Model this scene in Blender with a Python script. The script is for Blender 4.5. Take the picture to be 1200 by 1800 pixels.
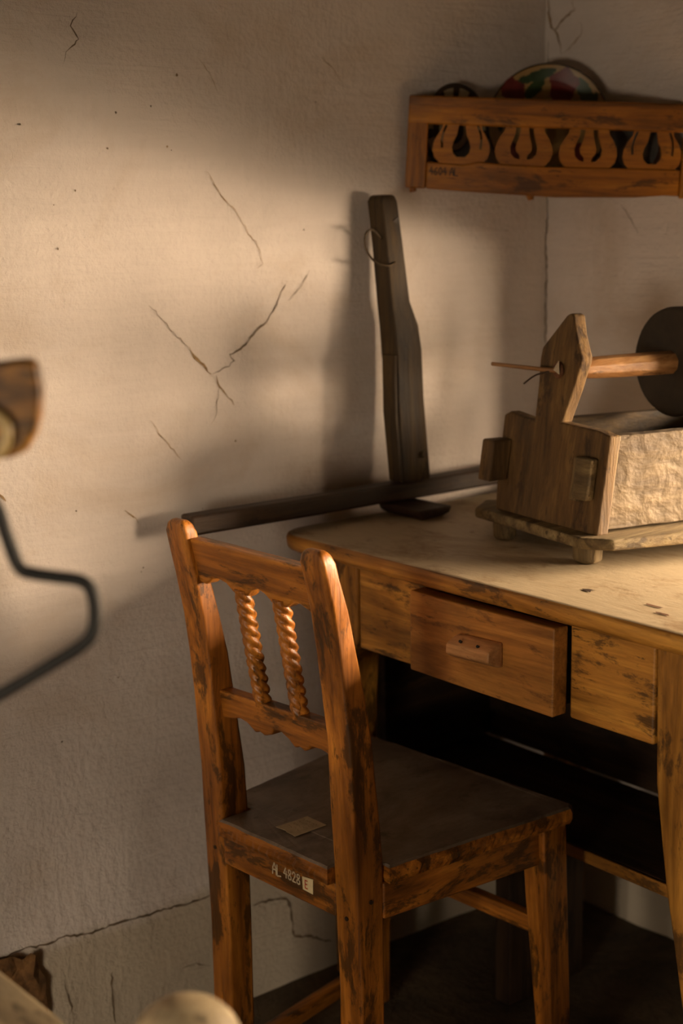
import bpy, bmesh, math, random
from mathutils import Vector, Matrix, noise
random.seed(7)
for o in list(bpy.data.objects): bpy.data.objects.remove(o)
scene = bpy.context.scene
COL = scene.collection

# ------------------------------------------------------------------ camera
cam_d = bpy.data.cameras.new('camera'); cam = bpy.data.objects.new('camera', cam_d); COL.objects.link(cam)
cam_d.sensor_fit = 'VERTICAL'; cam_d.sensor_height = 36.0; cam_d.sensor_width = 24.0; cam_d.lens = 52.31
CP = Vector((-2.0314, -1.9239, 1.3)); yaw, pitch, roll = 0.6764, 0.1966, 0.0158
fw = Vector((math.sin(yaw)*math.cos(pitch), math.cos(yaw)*math.cos(pitch), -math.sin(pitch)))
r0 = Vector((math.cos(yaw), -math.sin(yaw), 0)); d0 = fw.cross(r0)
rr = r0*math.cos(roll)+d0*math.sin(roll); dd = -r0*math.sin(roll)+d0*math.cos(roll)
cam.matrix_world = Matrix(((rr.x, -dd.x, -fw.x, CP.x), (rr.y, -dd.y, -fw.y, CP.y), (rr.z, -dd.z, -fw.z, CP.z), (0, 0, 0, 1)))
cam_d.clip_start = 0.05
cam_d.dof.use_dof = True; cam_d.dof.focus_distance = 1.95; cam_d.dof.aperture_fstop = 3.2; cam_d.dof.aperture_blades = 9
scene.camera = cam

# ------------------------------------------------------------------ world, window light, exposure
world = bpy.data.worlds.new('world'); scene.world = world; world.use_nodes = True
world.node_tree.nodes['Background'].inputs[0].default_value = (1.0, 0.86, 0.68, 1)
world.node_tree.nodes['Background'].inputs[1].default_value = 0.1

# window openings: (lo, hi) along the wall, (lo, hi) in height
WIN1 = ((-1.95, -0.48), (0.83, 1.20))      # in the right wall, out of frame
WIN2 = ((-2.15, -1.35), (0.40, 1.05))      # in the far left wall, out of frame
ROOM_X0, ROOM_Y0, ROOM_Z = -3.3, -3.4, 2.25
THICK = 0.32

def area_light(name, loc, rot, sx, sy, power, color):
    l = bpy.data.lights.new(name, 'AREA'); l.shape = 'RECTANGLE'; l.size = sx; l.size_y = sy
    l.energy = power; l.color = color
    o = bpy.data.objects.new(name, l); COL.objects.link(o); o.location = loc; o.rotation_euler = rot
    return o
kd = Vector((-.88, .47, .02)).normalized()      # low bright outdoor light slanting in through the right-hand window
key = area_light('window_daylight_right', (0.92, -1.95, 1.36), (0, 0, 0), 2.2, 0.90, 620, (1.0, 0.73, 0.48))
key.rotation_euler = kd.to_track_quat('-Z', 'Y').to_euler()
fill = area_light('window_daylight_left', (ROOM_X0-1.1, -2.05, 1.08), (0, 0, 0), 1.2, 1.0, 136, (1.0, 0.81, 0.60))
fill.rotation_euler = Vector((.95, .31, -.03)).normalized().to_track_quat('-Z', 'Y').to_euler()

vs = scene.view_settings
vs.view_transform = 'Standard'; vs.look = 'None'; vs.gamma = 1.0; vs.use_curve_mapping = False; vs.exposure = 0.5

# ------------------------------------------------------------------ node helpers
def new_mat(name):
    m = bpy.data.materials.new(name); m.use_nodes = True
    nt = m.node_tree; nt.nodes.clear()
    out = nt.nodes.new('ShaderNodeOutputMaterial'); p = nt.nodes.new('ShaderNodeBsdfPrincipled')
    nt.links.new(p.outputs[0], out.inputs[0])
    return m, nt, p
def nd(nt, typ, **kw):
    n = nt.nodes.new(typ)
    for k, v in kw.items():
        if k in n.inputs.keys(): n.inputs[k].default_value = v
        else: setattr(n, k, v)
    return n
def ramp(nt, fac, stops):
    r = nt.nodes.new('ShaderNodeValToRGB'); nt.links.new(fac, r.inputs[0])
    el = r.color_ramp.elements
    while len(el) < len(stops): el.new(0.5)
    for e, (p, c) in zip(el, stops):
        e.position = p; e.color = (c, c, c, 1) if isinstance(c, (int, float)) else (*c, 1)
    return r.outputs[0]
def mixc(nt, fac, a, b, mode='MIX'):
    n = nt.nodes.new('ShaderNodeMix'); n.data_type = 'RGBA'; n.blend_type = mode
    for s, v in ((n.inputs[0], fac), (n.inputs[6], a), (n.inputs[7], b)):
        if isinstance(v, bpy.types.NodeSocket): nt.links.new(v, s)
        elif isinstance(v, (int, float)): s.default_value = v
        else: s.default_value = (*v, 1)
    return n.outputs[2]
def coords(nt, scale, rot=(0, 0, 0)):
    t = nt.nodes.new('ShaderNodeTexCoord'); m = nt.nodes.new('ShaderNodeMapping')
    m.inputs['Scale'].default_value = scale; m.inputs['Rotation'].default_value = rot
    nt.links.new(t.outputs['Object'], m.inputs[0]); return m.outputs[0]
def noise_tex(nt, vec, scale, detail=6, rough=0.6, dist=0.0):
    n = nt.nodes.new('ShaderNodeTexNoise'); nt.links.new(vec, n.inputs['Vector'])
    n.inputs['Scale'].default_value = scale; n.inputs['Detail'].default_value = detail
    n.inputs['Roughness'].default_value = rough; n.inputs['Distortion'].default_value = dist
    return n.outputs[0]
def bump(nt, p, h, strength, dist):
    b = nt.nodes.new('ShaderNodeBump'); b.inputs['Strength'].default_value = strength; b.inputs['Distance'].default_value = dist
    nt.links.new(h, b.inputs['Height']); nt.links.new(b.outputs[0], p.inputs['Normal']); return b
def add_h(nt, a, b, wb=1.0):
    m = nt.nodes.new('ShaderNodeMath'); m.operation = 'MULTIPLY_ADD'
    nt.links.new(b, m.inputs[0]); m.inputs[1].default_value = wb; nt.links.new(a, m.inputs[2]); return m.outputs[0]

_wc = {}
def wood(kind, axis='z'):
    key = (kind, axis)
    if key in _wc: return _wc[key]
    P = dict(
        chair=dict(d=(0.0726, 0.0249, 0.0041), m=(0.3993, 0.1366, 0.0164), l=(0.726, 0.2846, 0.0369), stain=(0.0437, 0.0206, 0.0049), st=0.62, rough=0.36, b=.25, sc=1.0),
        table=dict(d=(0.113, 0.0446, 0.0067), m=(0.4514, 0.1955, 0.0281), l=(0.7798, 0.3825, 0.0619), stain=(0.0575, 0.0276, 0.0067), st=0.55, rough=.48, b=.3, sc=.8),
        drawer=dict(d=(0.1802, 0.0704, 0.0144), m=(0.4565, 0.1928, 0.0375), l=(0.6487, 0.3059, 0.0649), stain=(0.1441, 0.0613, 0.016), st=.30, rough=.5, b=.2, sc=.8),
        knob=dict(d=(0.26, 0.108, 0.033), m=(0.468, 0.228, 0.0825), l=(0.598, 0.324, 0.132), stain=(0.182, 0.072, 0.022), st=.2, rough=.5, b=.2, sc=1.2),
        rack=dict(d=(0.106, 0.0339, 0.0017), m=(0.3849, 0.1354, 0.0056), l=(0.5774, 0.2349, 0.0111), stain=(0.0675, 0.0244, 0.0021), st=.33, rough=.5, b=.25, sc=.9),
        trough=dict(d=(0.0688, 0.0437, 0.0168), m=(0.1944, 0.1354, 0.0574), l=(0.324, 0.249, 0.1186), stain=(0.0486, 0.0297, 0.0115), st=.35, rough=.75, b=.6, sc=1.1),
        troughend=dict(d=(0.0517, 0.0275, 0.008), m=(0.1323, 0.0726, 0.0216), l=(0.23, 0.1375, 0.044), stain=(0.0403, 0.0198, 0.0064), st=.35, rough=.7, b=.6, sc=1.1),
        beam=dict(d=(0.0134, 0.0073, 0.0016), m=(0.0485, 0.027, 0.006), l=(0.101, 0.0588, 0.0134), stain=(0.0094, 0.0049, 0.0013), st=.4, rough=.65, b=.5, sc=1.0),
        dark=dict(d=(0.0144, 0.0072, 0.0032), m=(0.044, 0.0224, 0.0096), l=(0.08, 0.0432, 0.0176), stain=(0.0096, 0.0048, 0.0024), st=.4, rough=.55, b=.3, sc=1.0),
        pale=dict(d=(0.252, 0.189, 0.104), m=(0.432, 0.342, 0.2), l=(0.558, 0.468, 0.296), stain=(0.09, 0.063, 0.032), st=.3, rough=.6, b=.3, sc=1.0),
        shaft=dict(d=(.16, .07, .02), m=(.38, .19, .07), l=(.55, .33, .15), stain=(.07, .03, .01), st=.25, rough=.35, b=.3, sc=1.5),
    )[kind]
    m, nt, p = new_mat('wood_%s_%s' % (kind, axis))
    s = P['sc']; ac, al = 30*s, 2.2*s
    sc = {'x': (al, ac, ac), 'y': (ac, al, ac), 'z': (ac, ac, al)}[axis]
    v = coords(nt, sc)
    g = noise_tex(nt, v, 1.3, 7, .62, .8)
    c = ramp(nt, g, [(.28, P['d']), (.5, P['m']), (.72, P['l'])])
    sc2 = {'x': (4, 12, 12), 'y': (12, 4, 12), 'z': (12, 12, 4)}[axis]
    broad = noise_tex(nt, coords(nt, tuple(q*s for q in sc2)), 1.0, 5, .65, .5)
    tone = ramp(nt, broad, [(.3, .55), (.7, 1.25)])
    c = mixc(nt, 1.0, c, tone, 'MULTIPLY')
    # worn dark patches with ragged edges
    pv = coords(nt, tuple(q*s for q in {'x': (9, 26, 26), 'y': (26, 9, 26), 'z': (26, 26, 9)}[axis]))
    pn = noise_tex(nt, pv, 1.0, 8, .72, .3)
    pf = ramp(nt, pn, [(.63-.18*P['st'], 0.0), (.69-.18*P['st'], .80)])
    c = mixc(nt, pf, c, P['stain'])
    nv = coords(nt, {'x': (34, 150, 150), 'y': (150, 34, 150), 'z': (150, 150, 34)}[axis])
    nk = noise_tex(nt, nv, 1.0, 5, .7, .4)
    gate = ramp(nt, noise_tex(nt, coords(nt, (13, 13, 13)), 1.0, 4, .6), [(.48, 0.0), (.60, 1.0)])
    nm = nt.nodes.new('ShaderNodeMath'); nm.operation = 'MULTIPLY'
    nt.links.new(ramp(nt, nk, [(.58, 0.0), (.64, .8)]), nm.inputs[0]); nt.links.new(gate, nm.inputs[1])
    c = mixc(nt, nm.outputs[0], c, P['stain'])
    # fine pores
    fv = coords(nt, {'x': (18, 260, 260), 'y': (260, 18, 260), 'z': (260, 260, 18)}[axis])
    fn = noise_tex(nt, fv, 1.0, 3, .6)
    c = mixc(nt, .45, c, ramp(nt, fn, [(.3, .45), (.62, 1.0)]), 'MULTIPLY')
    nt.links.new(c, p.inputs['Base Color'])
    rgh = ramp(nt, broad, [(.3, P['rough']-.08), (.7, min(1, P['rough']+.16))]); nt.links.new(rgh, p.inputs['Roughness'])
    h = add_h(nt, g, fn, .5); h = add_h(nt, h, pn, .6); h = add_h(nt, h, nk, -.5)
    bump(nt, p, h, P['b'], .004)
    p.inputs['Specular IOR Level'].default_value = .45
    _wc[key] = m
    return m

def hewn_mat():
    m, nt, p = new_mat('wood_hewn_adze')
    n1 = noise_tex(nt, coords(nt, (4, 30, 34)), 1.2, 7, .65, .6)
    n2 = noise_tex(nt, coords(nt, (22, 22, 34)), 1.0, 4, .5, .25)
    n3 = noise_tex(nt, coords(nt, (60, 60, 26)), 1.0, 4, .6, .5)
    c = ramp(nt, n1, [(.28, (.055, .034, .015)), (.52, (.135, .094, .046)), (.75, (.215, .16, .088))])
    c = mixc(nt, 1.0, c, ramp(nt, n2, [(.3, .7), (.7, 1.15)]), 'MULTIPLY')
    nt.links.new(c, p.inputs['Base Color']); p.inputs['Roughness'].default_value = .75
    h = add_h(nt, n2, n1, .15); h = add_h(nt, h, n3, .15)
    bump(nt, p, h, .7, .012)
    return m

def plaster_mat(name, base, lime=1.0):
    m, nt, p = new_mat(name)
    o = coords(nt, (1, 1, 1))
    big = noise_tex(nt, o, 1.9, 5, .6, .6)
    c = ramp(nt, big, [(.3, tuple(b*.86 for b in base)), (.55, base), (.75, tuple(min(1, b*1.08) for b in base))])
    st = noise_tex(nt, coords(nt, (7, 7, 70)), 1.0, 5, .65, .6)      # horizontal brush strokes
    sv = noise_tex(nt, coords(nt, (70, 70, 16)), 1.0, 4, .6, .4)      # vertical brush strokes
    where = ramp(nt, noise_tex(nt, o, 2.6, 3, .5), [(.48, 0.0), (.62, .7)])
    stro = mixc(nt, where, st, sv)
    c = mixc(nt, .25, c, ramp(nt, stro, [(.3, .82), (.65, 1.05)]), 'MULTIPLY')
    # yellowish and grey stains
    sn = noise_tex(nt, coords(nt, (3.2, 3.2, 4.2)), 1.0, 6, .68, .5)
    c = mixc(nt, ramp(nt, sn, [(.50, 0.0), (.76, .55)]), c, tuple(b*q for b, q in zip(base, (.72, .62, .48))))
    # yellower, darker tone below the plinth crack
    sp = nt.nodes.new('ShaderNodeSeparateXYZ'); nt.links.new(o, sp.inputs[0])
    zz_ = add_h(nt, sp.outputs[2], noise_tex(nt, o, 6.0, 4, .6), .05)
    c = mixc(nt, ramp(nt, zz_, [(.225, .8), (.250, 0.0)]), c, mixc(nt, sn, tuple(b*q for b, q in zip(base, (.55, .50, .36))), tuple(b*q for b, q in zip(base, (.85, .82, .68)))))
    # flecks
    vor = nt.nodes.new('ShaderNodeTexVoronoi'); vor.inputs['Scale'].default_value = 34; nt.links.new(o, vor.inputs['Vector'])
    fl = ramp(nt, vor.outputs['Distance'], [(.03, 1.0), (.06, 0.0)])
    pick = ramp(nt, noise_tex(nt, o, 9.0, 3, .6), [(.58, 0.0), (.68, .6)])
    fm = nt.nodes.new('ShaderNodeMath'); fm.operation = 'MULTIPLY'; nt.links.new(fl, fm.inputs[0]); nt.links.new(pick, fm.inputs[1])
    c = mixc(nt, fm.outputs[0], c, (.10, .07, .035))
    nt.links.new(c, p.inputs['Base Color']); p.inputs['Roughness'].default_value = .9
    p.inputs['Specular IOR Level'].default_value = .15
    fine = noise_tex(nt, o, 120, 4, .6)
    lum = noise_tex(nt, o, 16, 5, .6)
    h = add_h(nt, stro, fine, .7); h = add_h(nt, h, lum, 1.5)
    pits = ramp(nt, noise_tex(nt, o, 55, 4, .7), [(.30, 0.0), (.40, 1.0)]); h = add_h(nt, h, pits, .25)
    bump(nt, p, h, .45, .008)
    return m

def flat_mat(name, col, rough=.6, metal=0.0, var=.25, scale=40, bmp=.0):
    m, nt, p = new_mat(name)
    n = noise_tex(nt, coords(nt, (1, 1, 1)), scale, 5, .6)
    c = ramp(nt, n, [(.3, tuple(q*(1-var) for q in col)), (.7, tuple(min(1, q*(1+var)) for q in col))])
    nt.links.new(c, p.inputs['Base Color']); p.inputs['Roughness'].default_value = rough; p.inputs['Metallic'].default_value = metal
    if bmp: bump(nt, p, n, bmp, .004)
    return m

def dusty_mat(name, base, dust, dark, amt, rough):
    m, nt, p = new_mat(name)
    o = coords(nt, (1, 1, 1))
    n = noise_tex(nt, coords(nt, (9, 5, 9)), 1.0, 8, .74, .6)
    c = ramp(nt, n, [(.32, base), (.32+.4*amt, dust)])
    d = noise_tex(nt, coords(nt, (22, 14, 22)), 1.0, 7, .72, .3)
    c = mixc(nt, ramp(nt, d, [(.57, 0.0), (.68, .75)]), c, dark)
    f = noise_tex(nt, coords(nt, (200, 30, 200)), 1.0, 4, .6)
    c = mixc(nt, .35, c, ramp(nt, f, [(.3, .6), (.65, 1.05)]), 'MULTIPLY')
    nt.links.new(c, p.inputs['Base Color']); p.inputs['Roughness'].default_value = rough
    h = add_h(nt, n, d, .6); h = add_h(nt, h, f, .25)
    bump(nt, p, h, .25, .004)
    return m

WALL = (.72, .655, .60)
M_plaster_dim = plaster_mat('plaster_low_bounce', (.30, .255, .20))  # tone of the unseen walls, set dark to cut bounce light
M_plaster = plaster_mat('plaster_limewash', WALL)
M_ceiling = wood('dark', 'x')
M_floor = None
def floor_mat():
    m, nt, p = new_mat('earth_floor')
    o = coords(nt, (1, 1, 1))
    a = noise_tex(nt, o, 5, 8, .7, .5); b = noise_tex(nt, o, 45, 6, .7)
    c = ramp(nt, a, [(.3, (.04, .027, .013)), (.55, (.10, .067, .034)), (.8, (.19, .13, .07))])
    c = mixc(nt, .5, c, ramp(nt, b, [(.3, .4), (.7, 1.2)]), 'MULTIPLY')
    nt.links.new(c, p.inputs['Base Color']); p.inputs['Roughness'].default_value = .85
    bump(nt, p, add_h(nt, a, b, .4), .7, .02); return m
M_floor = floor_mat()
M_crack = flat_mat('crack_shadow', (.16, .115, .07), .95, 0, .4, 60)
M_crack_brown = flat_mat('crack_clay', (.30, .20, .10), .95, 0, .4, 90)
M_clay = flat_mat('clay_daub', (.17, .085, .028), .95, 0, .6, 45, 1.0)
M_tabletop = dusty_mat('tabletop_dusty', (.27, .17, .08), (.46, .37, .24), (.20, .115, .045), .40, .5)
M_seat = dusty_mat('seat_grimy', (.085, .058, .038), (.27, .215, .165), (.04, .025, .014), .72, .38)
M_hewn = hewn_mat()
M_stone = flat_mat('grindstone', (.030, .021, .012), .8, 0, .35, 30, .4)
M_iron = flat_mat('black_iron', (.010, .010, .009), .65, 0, .3, 60, .2)
M_wire = flat_mat('dull_wire', (.06, .04, .02), .5, .6, .3, 60)
M_rust = flat_mat('rusty_bolt', (.14, .06, .025), .7, .2, .5, 90, .4)
M_rag = flat_mat('pale_rag', (.50, .42, .30), .9, 0, .2, 60, .3)
M_cream = flat_mat('plate_cream', (.34, .21, .07), .42, 0, .15, 14)
M_cream2 = flat_mat('plate_cream_dull', (.33, .26, .15), .3, 0, .2, 14)
M_red = flat_mat('plate_red', (.13, .014, .010), .42, 0, .3, 60)
M_green = flat_mat('plate_green', (.028, .055, .016), .42, 0, .3, 60)
M_brownglaze = flat_mat('plate_brown', (.035, .022, .012), .2, 0, .3, 30)
M_greyglaze = flat_mat('plate_grey', (.10, .095, .085), .2, 0, .2, 30)
M_paint = flat_mat('white_paint', (.62, .53, .36), .6, 0, .25, 300)
M_ink = flat_mat('dark_ink', (.022, .012, .005), .6, 0, .3, 200)
M_redink = flat_mat('red_ink', (.42, .045, .02), .6, 0, .2, 200)
M_sticker = flat_mat('cream_sticker', (.66, .55, .32), .6, 0, .1, 100)
M_note = flat_mat('old_paper', (.50, .40, .25), .8, 0, .2, 60)
M_scrib = flat_mat('faint_pencil', (.30, .23, .14), .8, 0, .2, 60)
M_ring = flat_mat('horn_ring', (.55, .40, .17), .35, 0, .2, 40)

# ------------------------------------------------------------------ mesh helpers
def finish(name, bm, mat, parent=None, bevel=0.0, smooth=False, seg=2):
    bmesh.ops.recalc_face_normals(bm, faces=bm.faces[:])
    me = bpy.data.meshes.new(name); bm.to_mesh(me); bm.free()
    for m in (mat if isinstance(mat, (list, tuple)) else [mat]): me.materials.append(m)
    o = bpy.data.objects.new(name, me); COL.objects.link(o)
    if parent is not None: o.parent = parent
    if bevel:
        b = o.modifiers.new('bevel', 'BEVEL'); b.width = bevel; b.segments = seg; b.limit_method = 'ANGLE'; b.angle_limit = math.radians(35)
        for f in me.polygons: f.use_smooth = True
        w = o.modifiers.new('wn', 'WEIGHTED_NORMAL'); w.keep_sharp = True
    elif smooth:
        for f in me.polygons: f.use_smooth = True
    return o
def empty(name, label, cat, loc=(0, 0, 0), rot=(0, 0, 0), group=None):
    o = bpy.data.objects.new(name, None); COL.objects.link(o); o.location = loc; o.rotation_euler = rot
    o.empty_display_size = .05
    o['label'] = label; o['category'] = cat
    if group: o['group'] = group
    return o
def box(bm, x0, x1, y0, y1, z0, z1):
    v = [bm.verts.new(p) for p in ((x0, y0, z0), (x1, y0, z0), (x1, y1, z0), (x0, y1, z0), (x0, y0, z1), (x1, y0, z1), (x1, y1, z1), (x0, y1, z1))]
    for f in ((3, 2, 1, 0), (4, 5, 6, 7), (0, 1, 5, 4), (1, 2, 6, 5), (2, 3, 7, 6), (3, 0, 4, 7)): bm.faces.new([v[i] for i in f])
def box_bm(*a):
    bm = bmesh.new(); box(bm, *a); return bm
def loft(rings, caps=True):
    bm = bmesh.new(); R = [[bm.verts.new(p) for p in r] for r in rings]; n = len(rings[0])
    for a, b in zip(R, R[1:]):
        for i in range(n): bm.faces.new((a[i], a[(i+1) % n], b[(i+1) % n], b[i]))
    if caps: bm.faces.new(R[0][::-1]); bm.faces.new(R[-1])
    return bm
def prism(pts, f0, f1):
    """polygon pts (2D) extruded between two mappings f0(p), f1(p) -> 3D"""
    return loft([[f0(p) for p in pts], [f1(p) for p in pts]])
def wobble(bm, amp, freq, seed=0.0, cuts=0):
    if cuts: bmesh.ops.subdivide_edges(bm, edges=bm.edges[:], cuts=cuts, use_grid_fill=True)
    for v in bm.verts:
        q = v.co*freq + Vector((seed, seed*1.7, seed*.3))
        v.co += Vector((noise.noise(q), noise.noise(q+Vector((31, 7, 3))), noise.noise(q+Vector((5, 17, 41)))))*amp
    return bm
def tube(path, rad, n=10, closed=False, flat=1.0):
    P = [Vector(p) for p in path]; rad = rad if isinstance(rad, (list, tuple)) else [rad]*len(P)
    rings = []; up = Vector((0.13, 0.21, 1)).normalized(); N = len(P)
    for i, p in enumerate(P):
        a = P[(i-1) % N] if closed else P[max(i-1, 0)]; b = P[(i+1) % N] if closed else P[min(i+1, N-1)]
        t = (b-a).normalized(); s = t.cross(up)
        if s.length < .05: s = t.cross(Vector((1, 0, 0)))
        s.normalize(); w = s.cross(t)
        rings.append([p+(s*math.cos(2*math.pi*k/n)+w*math.sin(2*math.pi*k/n)*flat)*rad[i] for k in range(n)])
    if closed:
        rings.append(rings[0])
        bm = loft(rings, False); bmesh.ops.remove_doubles(bm, verts=bm.verts[:], dist=1e-6); return bm
    return loft(rings)
def smooth_path(pts, k=6):
    P = [Vector(p) for p in pts]; out = []
    for i in range(len(P)-1):
        p0, p1, p2, p3 = P[max(i-1, 0)], P[i], P[i+1], P[min(i+2, len(P)-1)]
        for j in range(k):
            t = j/k
            out.append(.5*((2*p1)+(-p0+p2)*t+(2*p0-5*p1+4*p2-p3)*t*t+(-p0+3*p1-3*p2+p3)*t**3))
    out.append(P[-1]); return out
def ribbon_strokes(strokes, w, fmap, lift):
    """flat painted strokes: each a polyline of 2D points; fmap((a,b),h)->3D"""
    bm = bmesh.new()
    for s in strokes:
        for i in range(len(s)-1):
            a, b = Vector(s[i]), Vector(s[i+1]); t = (b-a)
            if t.length < 1e-9: continue
            t.normalize(); n = Vector((-t.y, t.x))*w/2; a2 = a-t*w*.35; b2 = b+t*w*.35
            vs_ = [bm.verts.new(fmap(q, lift)) for q in (a2-n, b2-n, b2+n, a2+n)]
            bm.faces.new(vs_)
    return bm
GLYPH = {
    'A': [[(0, 0), (.05, .6), (.25, 1), (.45, .6), (.5, 0)], [(.03, .42), (.47, .42)]],
    'L': [[(0, 1), (0, 0), (.5, .02)]],
    '4': [[(.3, 1), (0, .4), (.5, .4)], [(.38, .7), (.36, 0)]],
    '8': [[(.25, .52), (.05, .7), (.1, .93), (.27, 1), (.43, .9), (.42, .7), (.25, .52), (.03, .32), (.05, .08), (.25, 0), (.46, .1), (.45, .33), (.25, .52)]],
    '2': [[(.03, .75), (.1, .95), (.28, 1), (.45, .85), (.4, .6), (.02, .02), (.5, .02)]],
    '6': [[(.42, .95), (.15, .7), (.02, .3), (.12, .03), (.35, .0), (.48, .2), (.38, .42), (.1, .38)]],
    '0': [[(.25, 1), (.06, .75), (.06, .25), (.25, 0), (.44, .25), (.44, .75), (.25, 1)]],
    'E': [[(.5, 1), (.05, 1), (.05, 0), (.5, 0)], [(.05, .52), (.42, .52)]],
}
def text_strokes(txt, h, adv=.72):
    out = []; x = 0
    for ch in txt:
        if ch == ' ': x += h*.34; continue
        for s in GLYPH[ch]: out.append([(x+p[0]*h*.95, p[1]*h) for p in s])
        x += h*adv
    return out
def curve2d_mesh(name, loops, thick, mat, parent, bevel=0):
    """polygon with holes (loops of 2D points) extruded to thickness; lies in local XZ, thickness along Y"""
    cu = bpy.data.curves.new(name+'_c', 'CURVE'); cu.dimensions = '2D'; cu.fill_mode = 'BOTH'; cu.extrude = thick/2; cu.bevel_depth = bevel
    for lp in loops:
        s = cu.splines.new('POLY'); s.points.add(len(lp)-1); s.use_cyclic_u = True
        for q, p in zip(s.points, lp): q.co = (p[0], p[1], 0, 1)
    t = bpy.data.objects.new(name+'_t', cu); COL.objects.link(t)
    dg = bpy.context.evaluated_depsgraph_get(); me = bpy.data.meshes.new_from_object(t.evaluated_get(dg))
    bpy.data.objects.remove(t); bpy.data.curves.remove(cu)
    me.transform(Matrix(((1, 0, 0, 0), (0, 0, -1, 0), (0, 1, 0, 0), (0, 0, 0, 1))))
    me.materials.clear(); me.materials.append(mat); me.name = name
    o = bpy.data.objects.new(name, me); COL.objects.link(o); o.parent = parent; return o

# ------------------------------------------------------------------ the room
def wall_relief(a, z, seed):
    q = Vector((a*2.1, z*2.1, seed)); q2 = Vector((a*7, z*6, seed+9))
    return .008*noise.noise(q)+.0035*noise.noise(q2)+.0012*noise.noise(q2*4)
def wall(name, along, base, inward, lo, hi, hole=None, step=.03, label='', relief=1.0, plinth=0.0, mat=None):
    """plaster wall: a relief grid on the room side, optional window opening with reveals, thick behind"""
    bm = bmesh.new(); zs0, zs1 = -.05, ROOM_Z+.02
    def cuts(a, b, extra):
        xs = [a+(b-a)*i/max(1, round((b-a)/step)) for i in range(max(1, round((b-a)/step))+1)]
        for e in extra: xs[min(range(len(xs)), key=lambda i: abs(xs[i]-e))] = e
        return sorted(xs)
    A = cuts(lo, hi, hole[0] if hole else ()); Zs = cuts(zs0, zs1, hole[1] if hole else ())
    def pt(a, z, off):
        return (a, base+inward*off, z) if along == 'x' else (base+inward*off, a, z)
    G = {}
    for i, a in enumerate(A):
        for j, z in enumerate(Zs):
            off = wall_relief(a, z, base+(3.3 if along == 'x' else 8.1))*relief
            if plinth: off += plinth*max(0, min(1, (.235-z+.012*noise.noise(Vector((a*5, 0, 1))))/.03))
            G[i, j] = bm.verts.new(pt(a, z, off))
    for i in range(len(A)-1):
        for j in range(len(Zs)-1):
            am, zm = (A[i]+A[i+1])/2, (Zs[j]+Zs[j+1])/2
            if hole and hole[0][0] < am < hole[0][1] and hole[1][0] < zm < hole[1][1]: continue
            bm.faces.new((G[i, j], G[i+1, j], G[i+1, j+1], G[i, j+1]))
    if hole:   # reveals
        (a0, a1), (z0, z1) = hole
        idx = [(i, Zs.index(z0)) for i in range(A.index(a0), A.index(a1)+1)] + [(A.index(a1), j) for j in range(Zs.index(z0)+1, Zs.index(z1)+1)]
        idx += [(i, Zs.index(z1)) for i in range(A.index(a1)-1, A.index(a0)-1, -1)] + [(A.index(a0), j) for j in range(Zs.index(z1)-1, Zs.index(z0)-1, -1)]
        loop = [G[k] for k in idx[:-1]] if idx[0] == idx[-1] else [G[k] for k in idx]
        back = []
        for k in (idx[:-1] if idx[0] == idx[-1] else idx): back.append(bm.verts.new(pt(A[k[0]], Zs[k[1]], -THICK)))
        n = len(loop)
        for i in range(n): bm.faces.new((loop[i], loop[(i+1) % n], back[(i+1) % n], back[i]))
    o = finish(name, bm, mat or M_plaster, smooth=True); o['kind'] = 'structure'
    if label: o['label'] = label
    return o
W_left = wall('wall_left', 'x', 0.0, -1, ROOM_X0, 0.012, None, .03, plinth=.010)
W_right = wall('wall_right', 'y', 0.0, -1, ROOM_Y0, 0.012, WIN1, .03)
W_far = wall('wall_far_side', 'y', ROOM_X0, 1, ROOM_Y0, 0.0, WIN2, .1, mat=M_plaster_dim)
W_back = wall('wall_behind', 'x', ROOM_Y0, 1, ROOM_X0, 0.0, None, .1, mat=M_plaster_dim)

bm = bmesh.new(); bmesh.ops.create_grid(bm, x_segments=110, y_segments=110, size=1)
for v in bm.verts:
    v.co.x = (v.co.x+1)/2*(.05-ROOM_X0)+ROOM_X0; v.co.y = (v.co.y+1)/2*(.05-ROOM_Y0)+ROOM_Y0
    v.co.z = min(0, .006*noise.noise(v.co*3)+.003*noise.noise(v.co*14)-.004)
fl = finish('floor', bm, M_floor, smooth=True); fl['kind'] = 'structure'
bm = box_bm(ROOM_X0-.02, .03, ROOM_Y0-.02, .03, ROOM_Z, ROOM_Z+.1); ce = finish('ceiling', bm, M_ceiling); ce['kind'] = 'structure'
def window(name, hole, x, side):
    (a0, a1), (z0, z1) = hole; t = .045; w = .05
    bm = bmesh.new(); box(bm, x, x+w, a0, a0+t, z0, z1); box(bm, x, x+w, a1-t, a1, z0, z1); box(bm, x, x+w, a0+t, a1-t, z0, z0+t); box(bm, x, x+w, a0+t, a1-t, z1-t, z1)
    o = finish(name, bm, wood('dark', 'z'), bevel=.004); o['kind'] = 'structure'
    am, zm = (a0+a1)/2, (z0+z1)/2
    finish('muntin', box_bm(x+.01, x+.035, am-.012, am+.012, z0+t, z1-t), wood('dark', 'z'), o)
    finish('muntin', box_bm(x+.012, x+.033, a0+t, a1-t, zm-.012, zm+.012), wood('dark', 'y'), o)
    return o
window('window_1', WIN1, THICK-.10, 1); window('window_2', WIN2, ROOM_X0-THICK+.05, -1)

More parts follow.
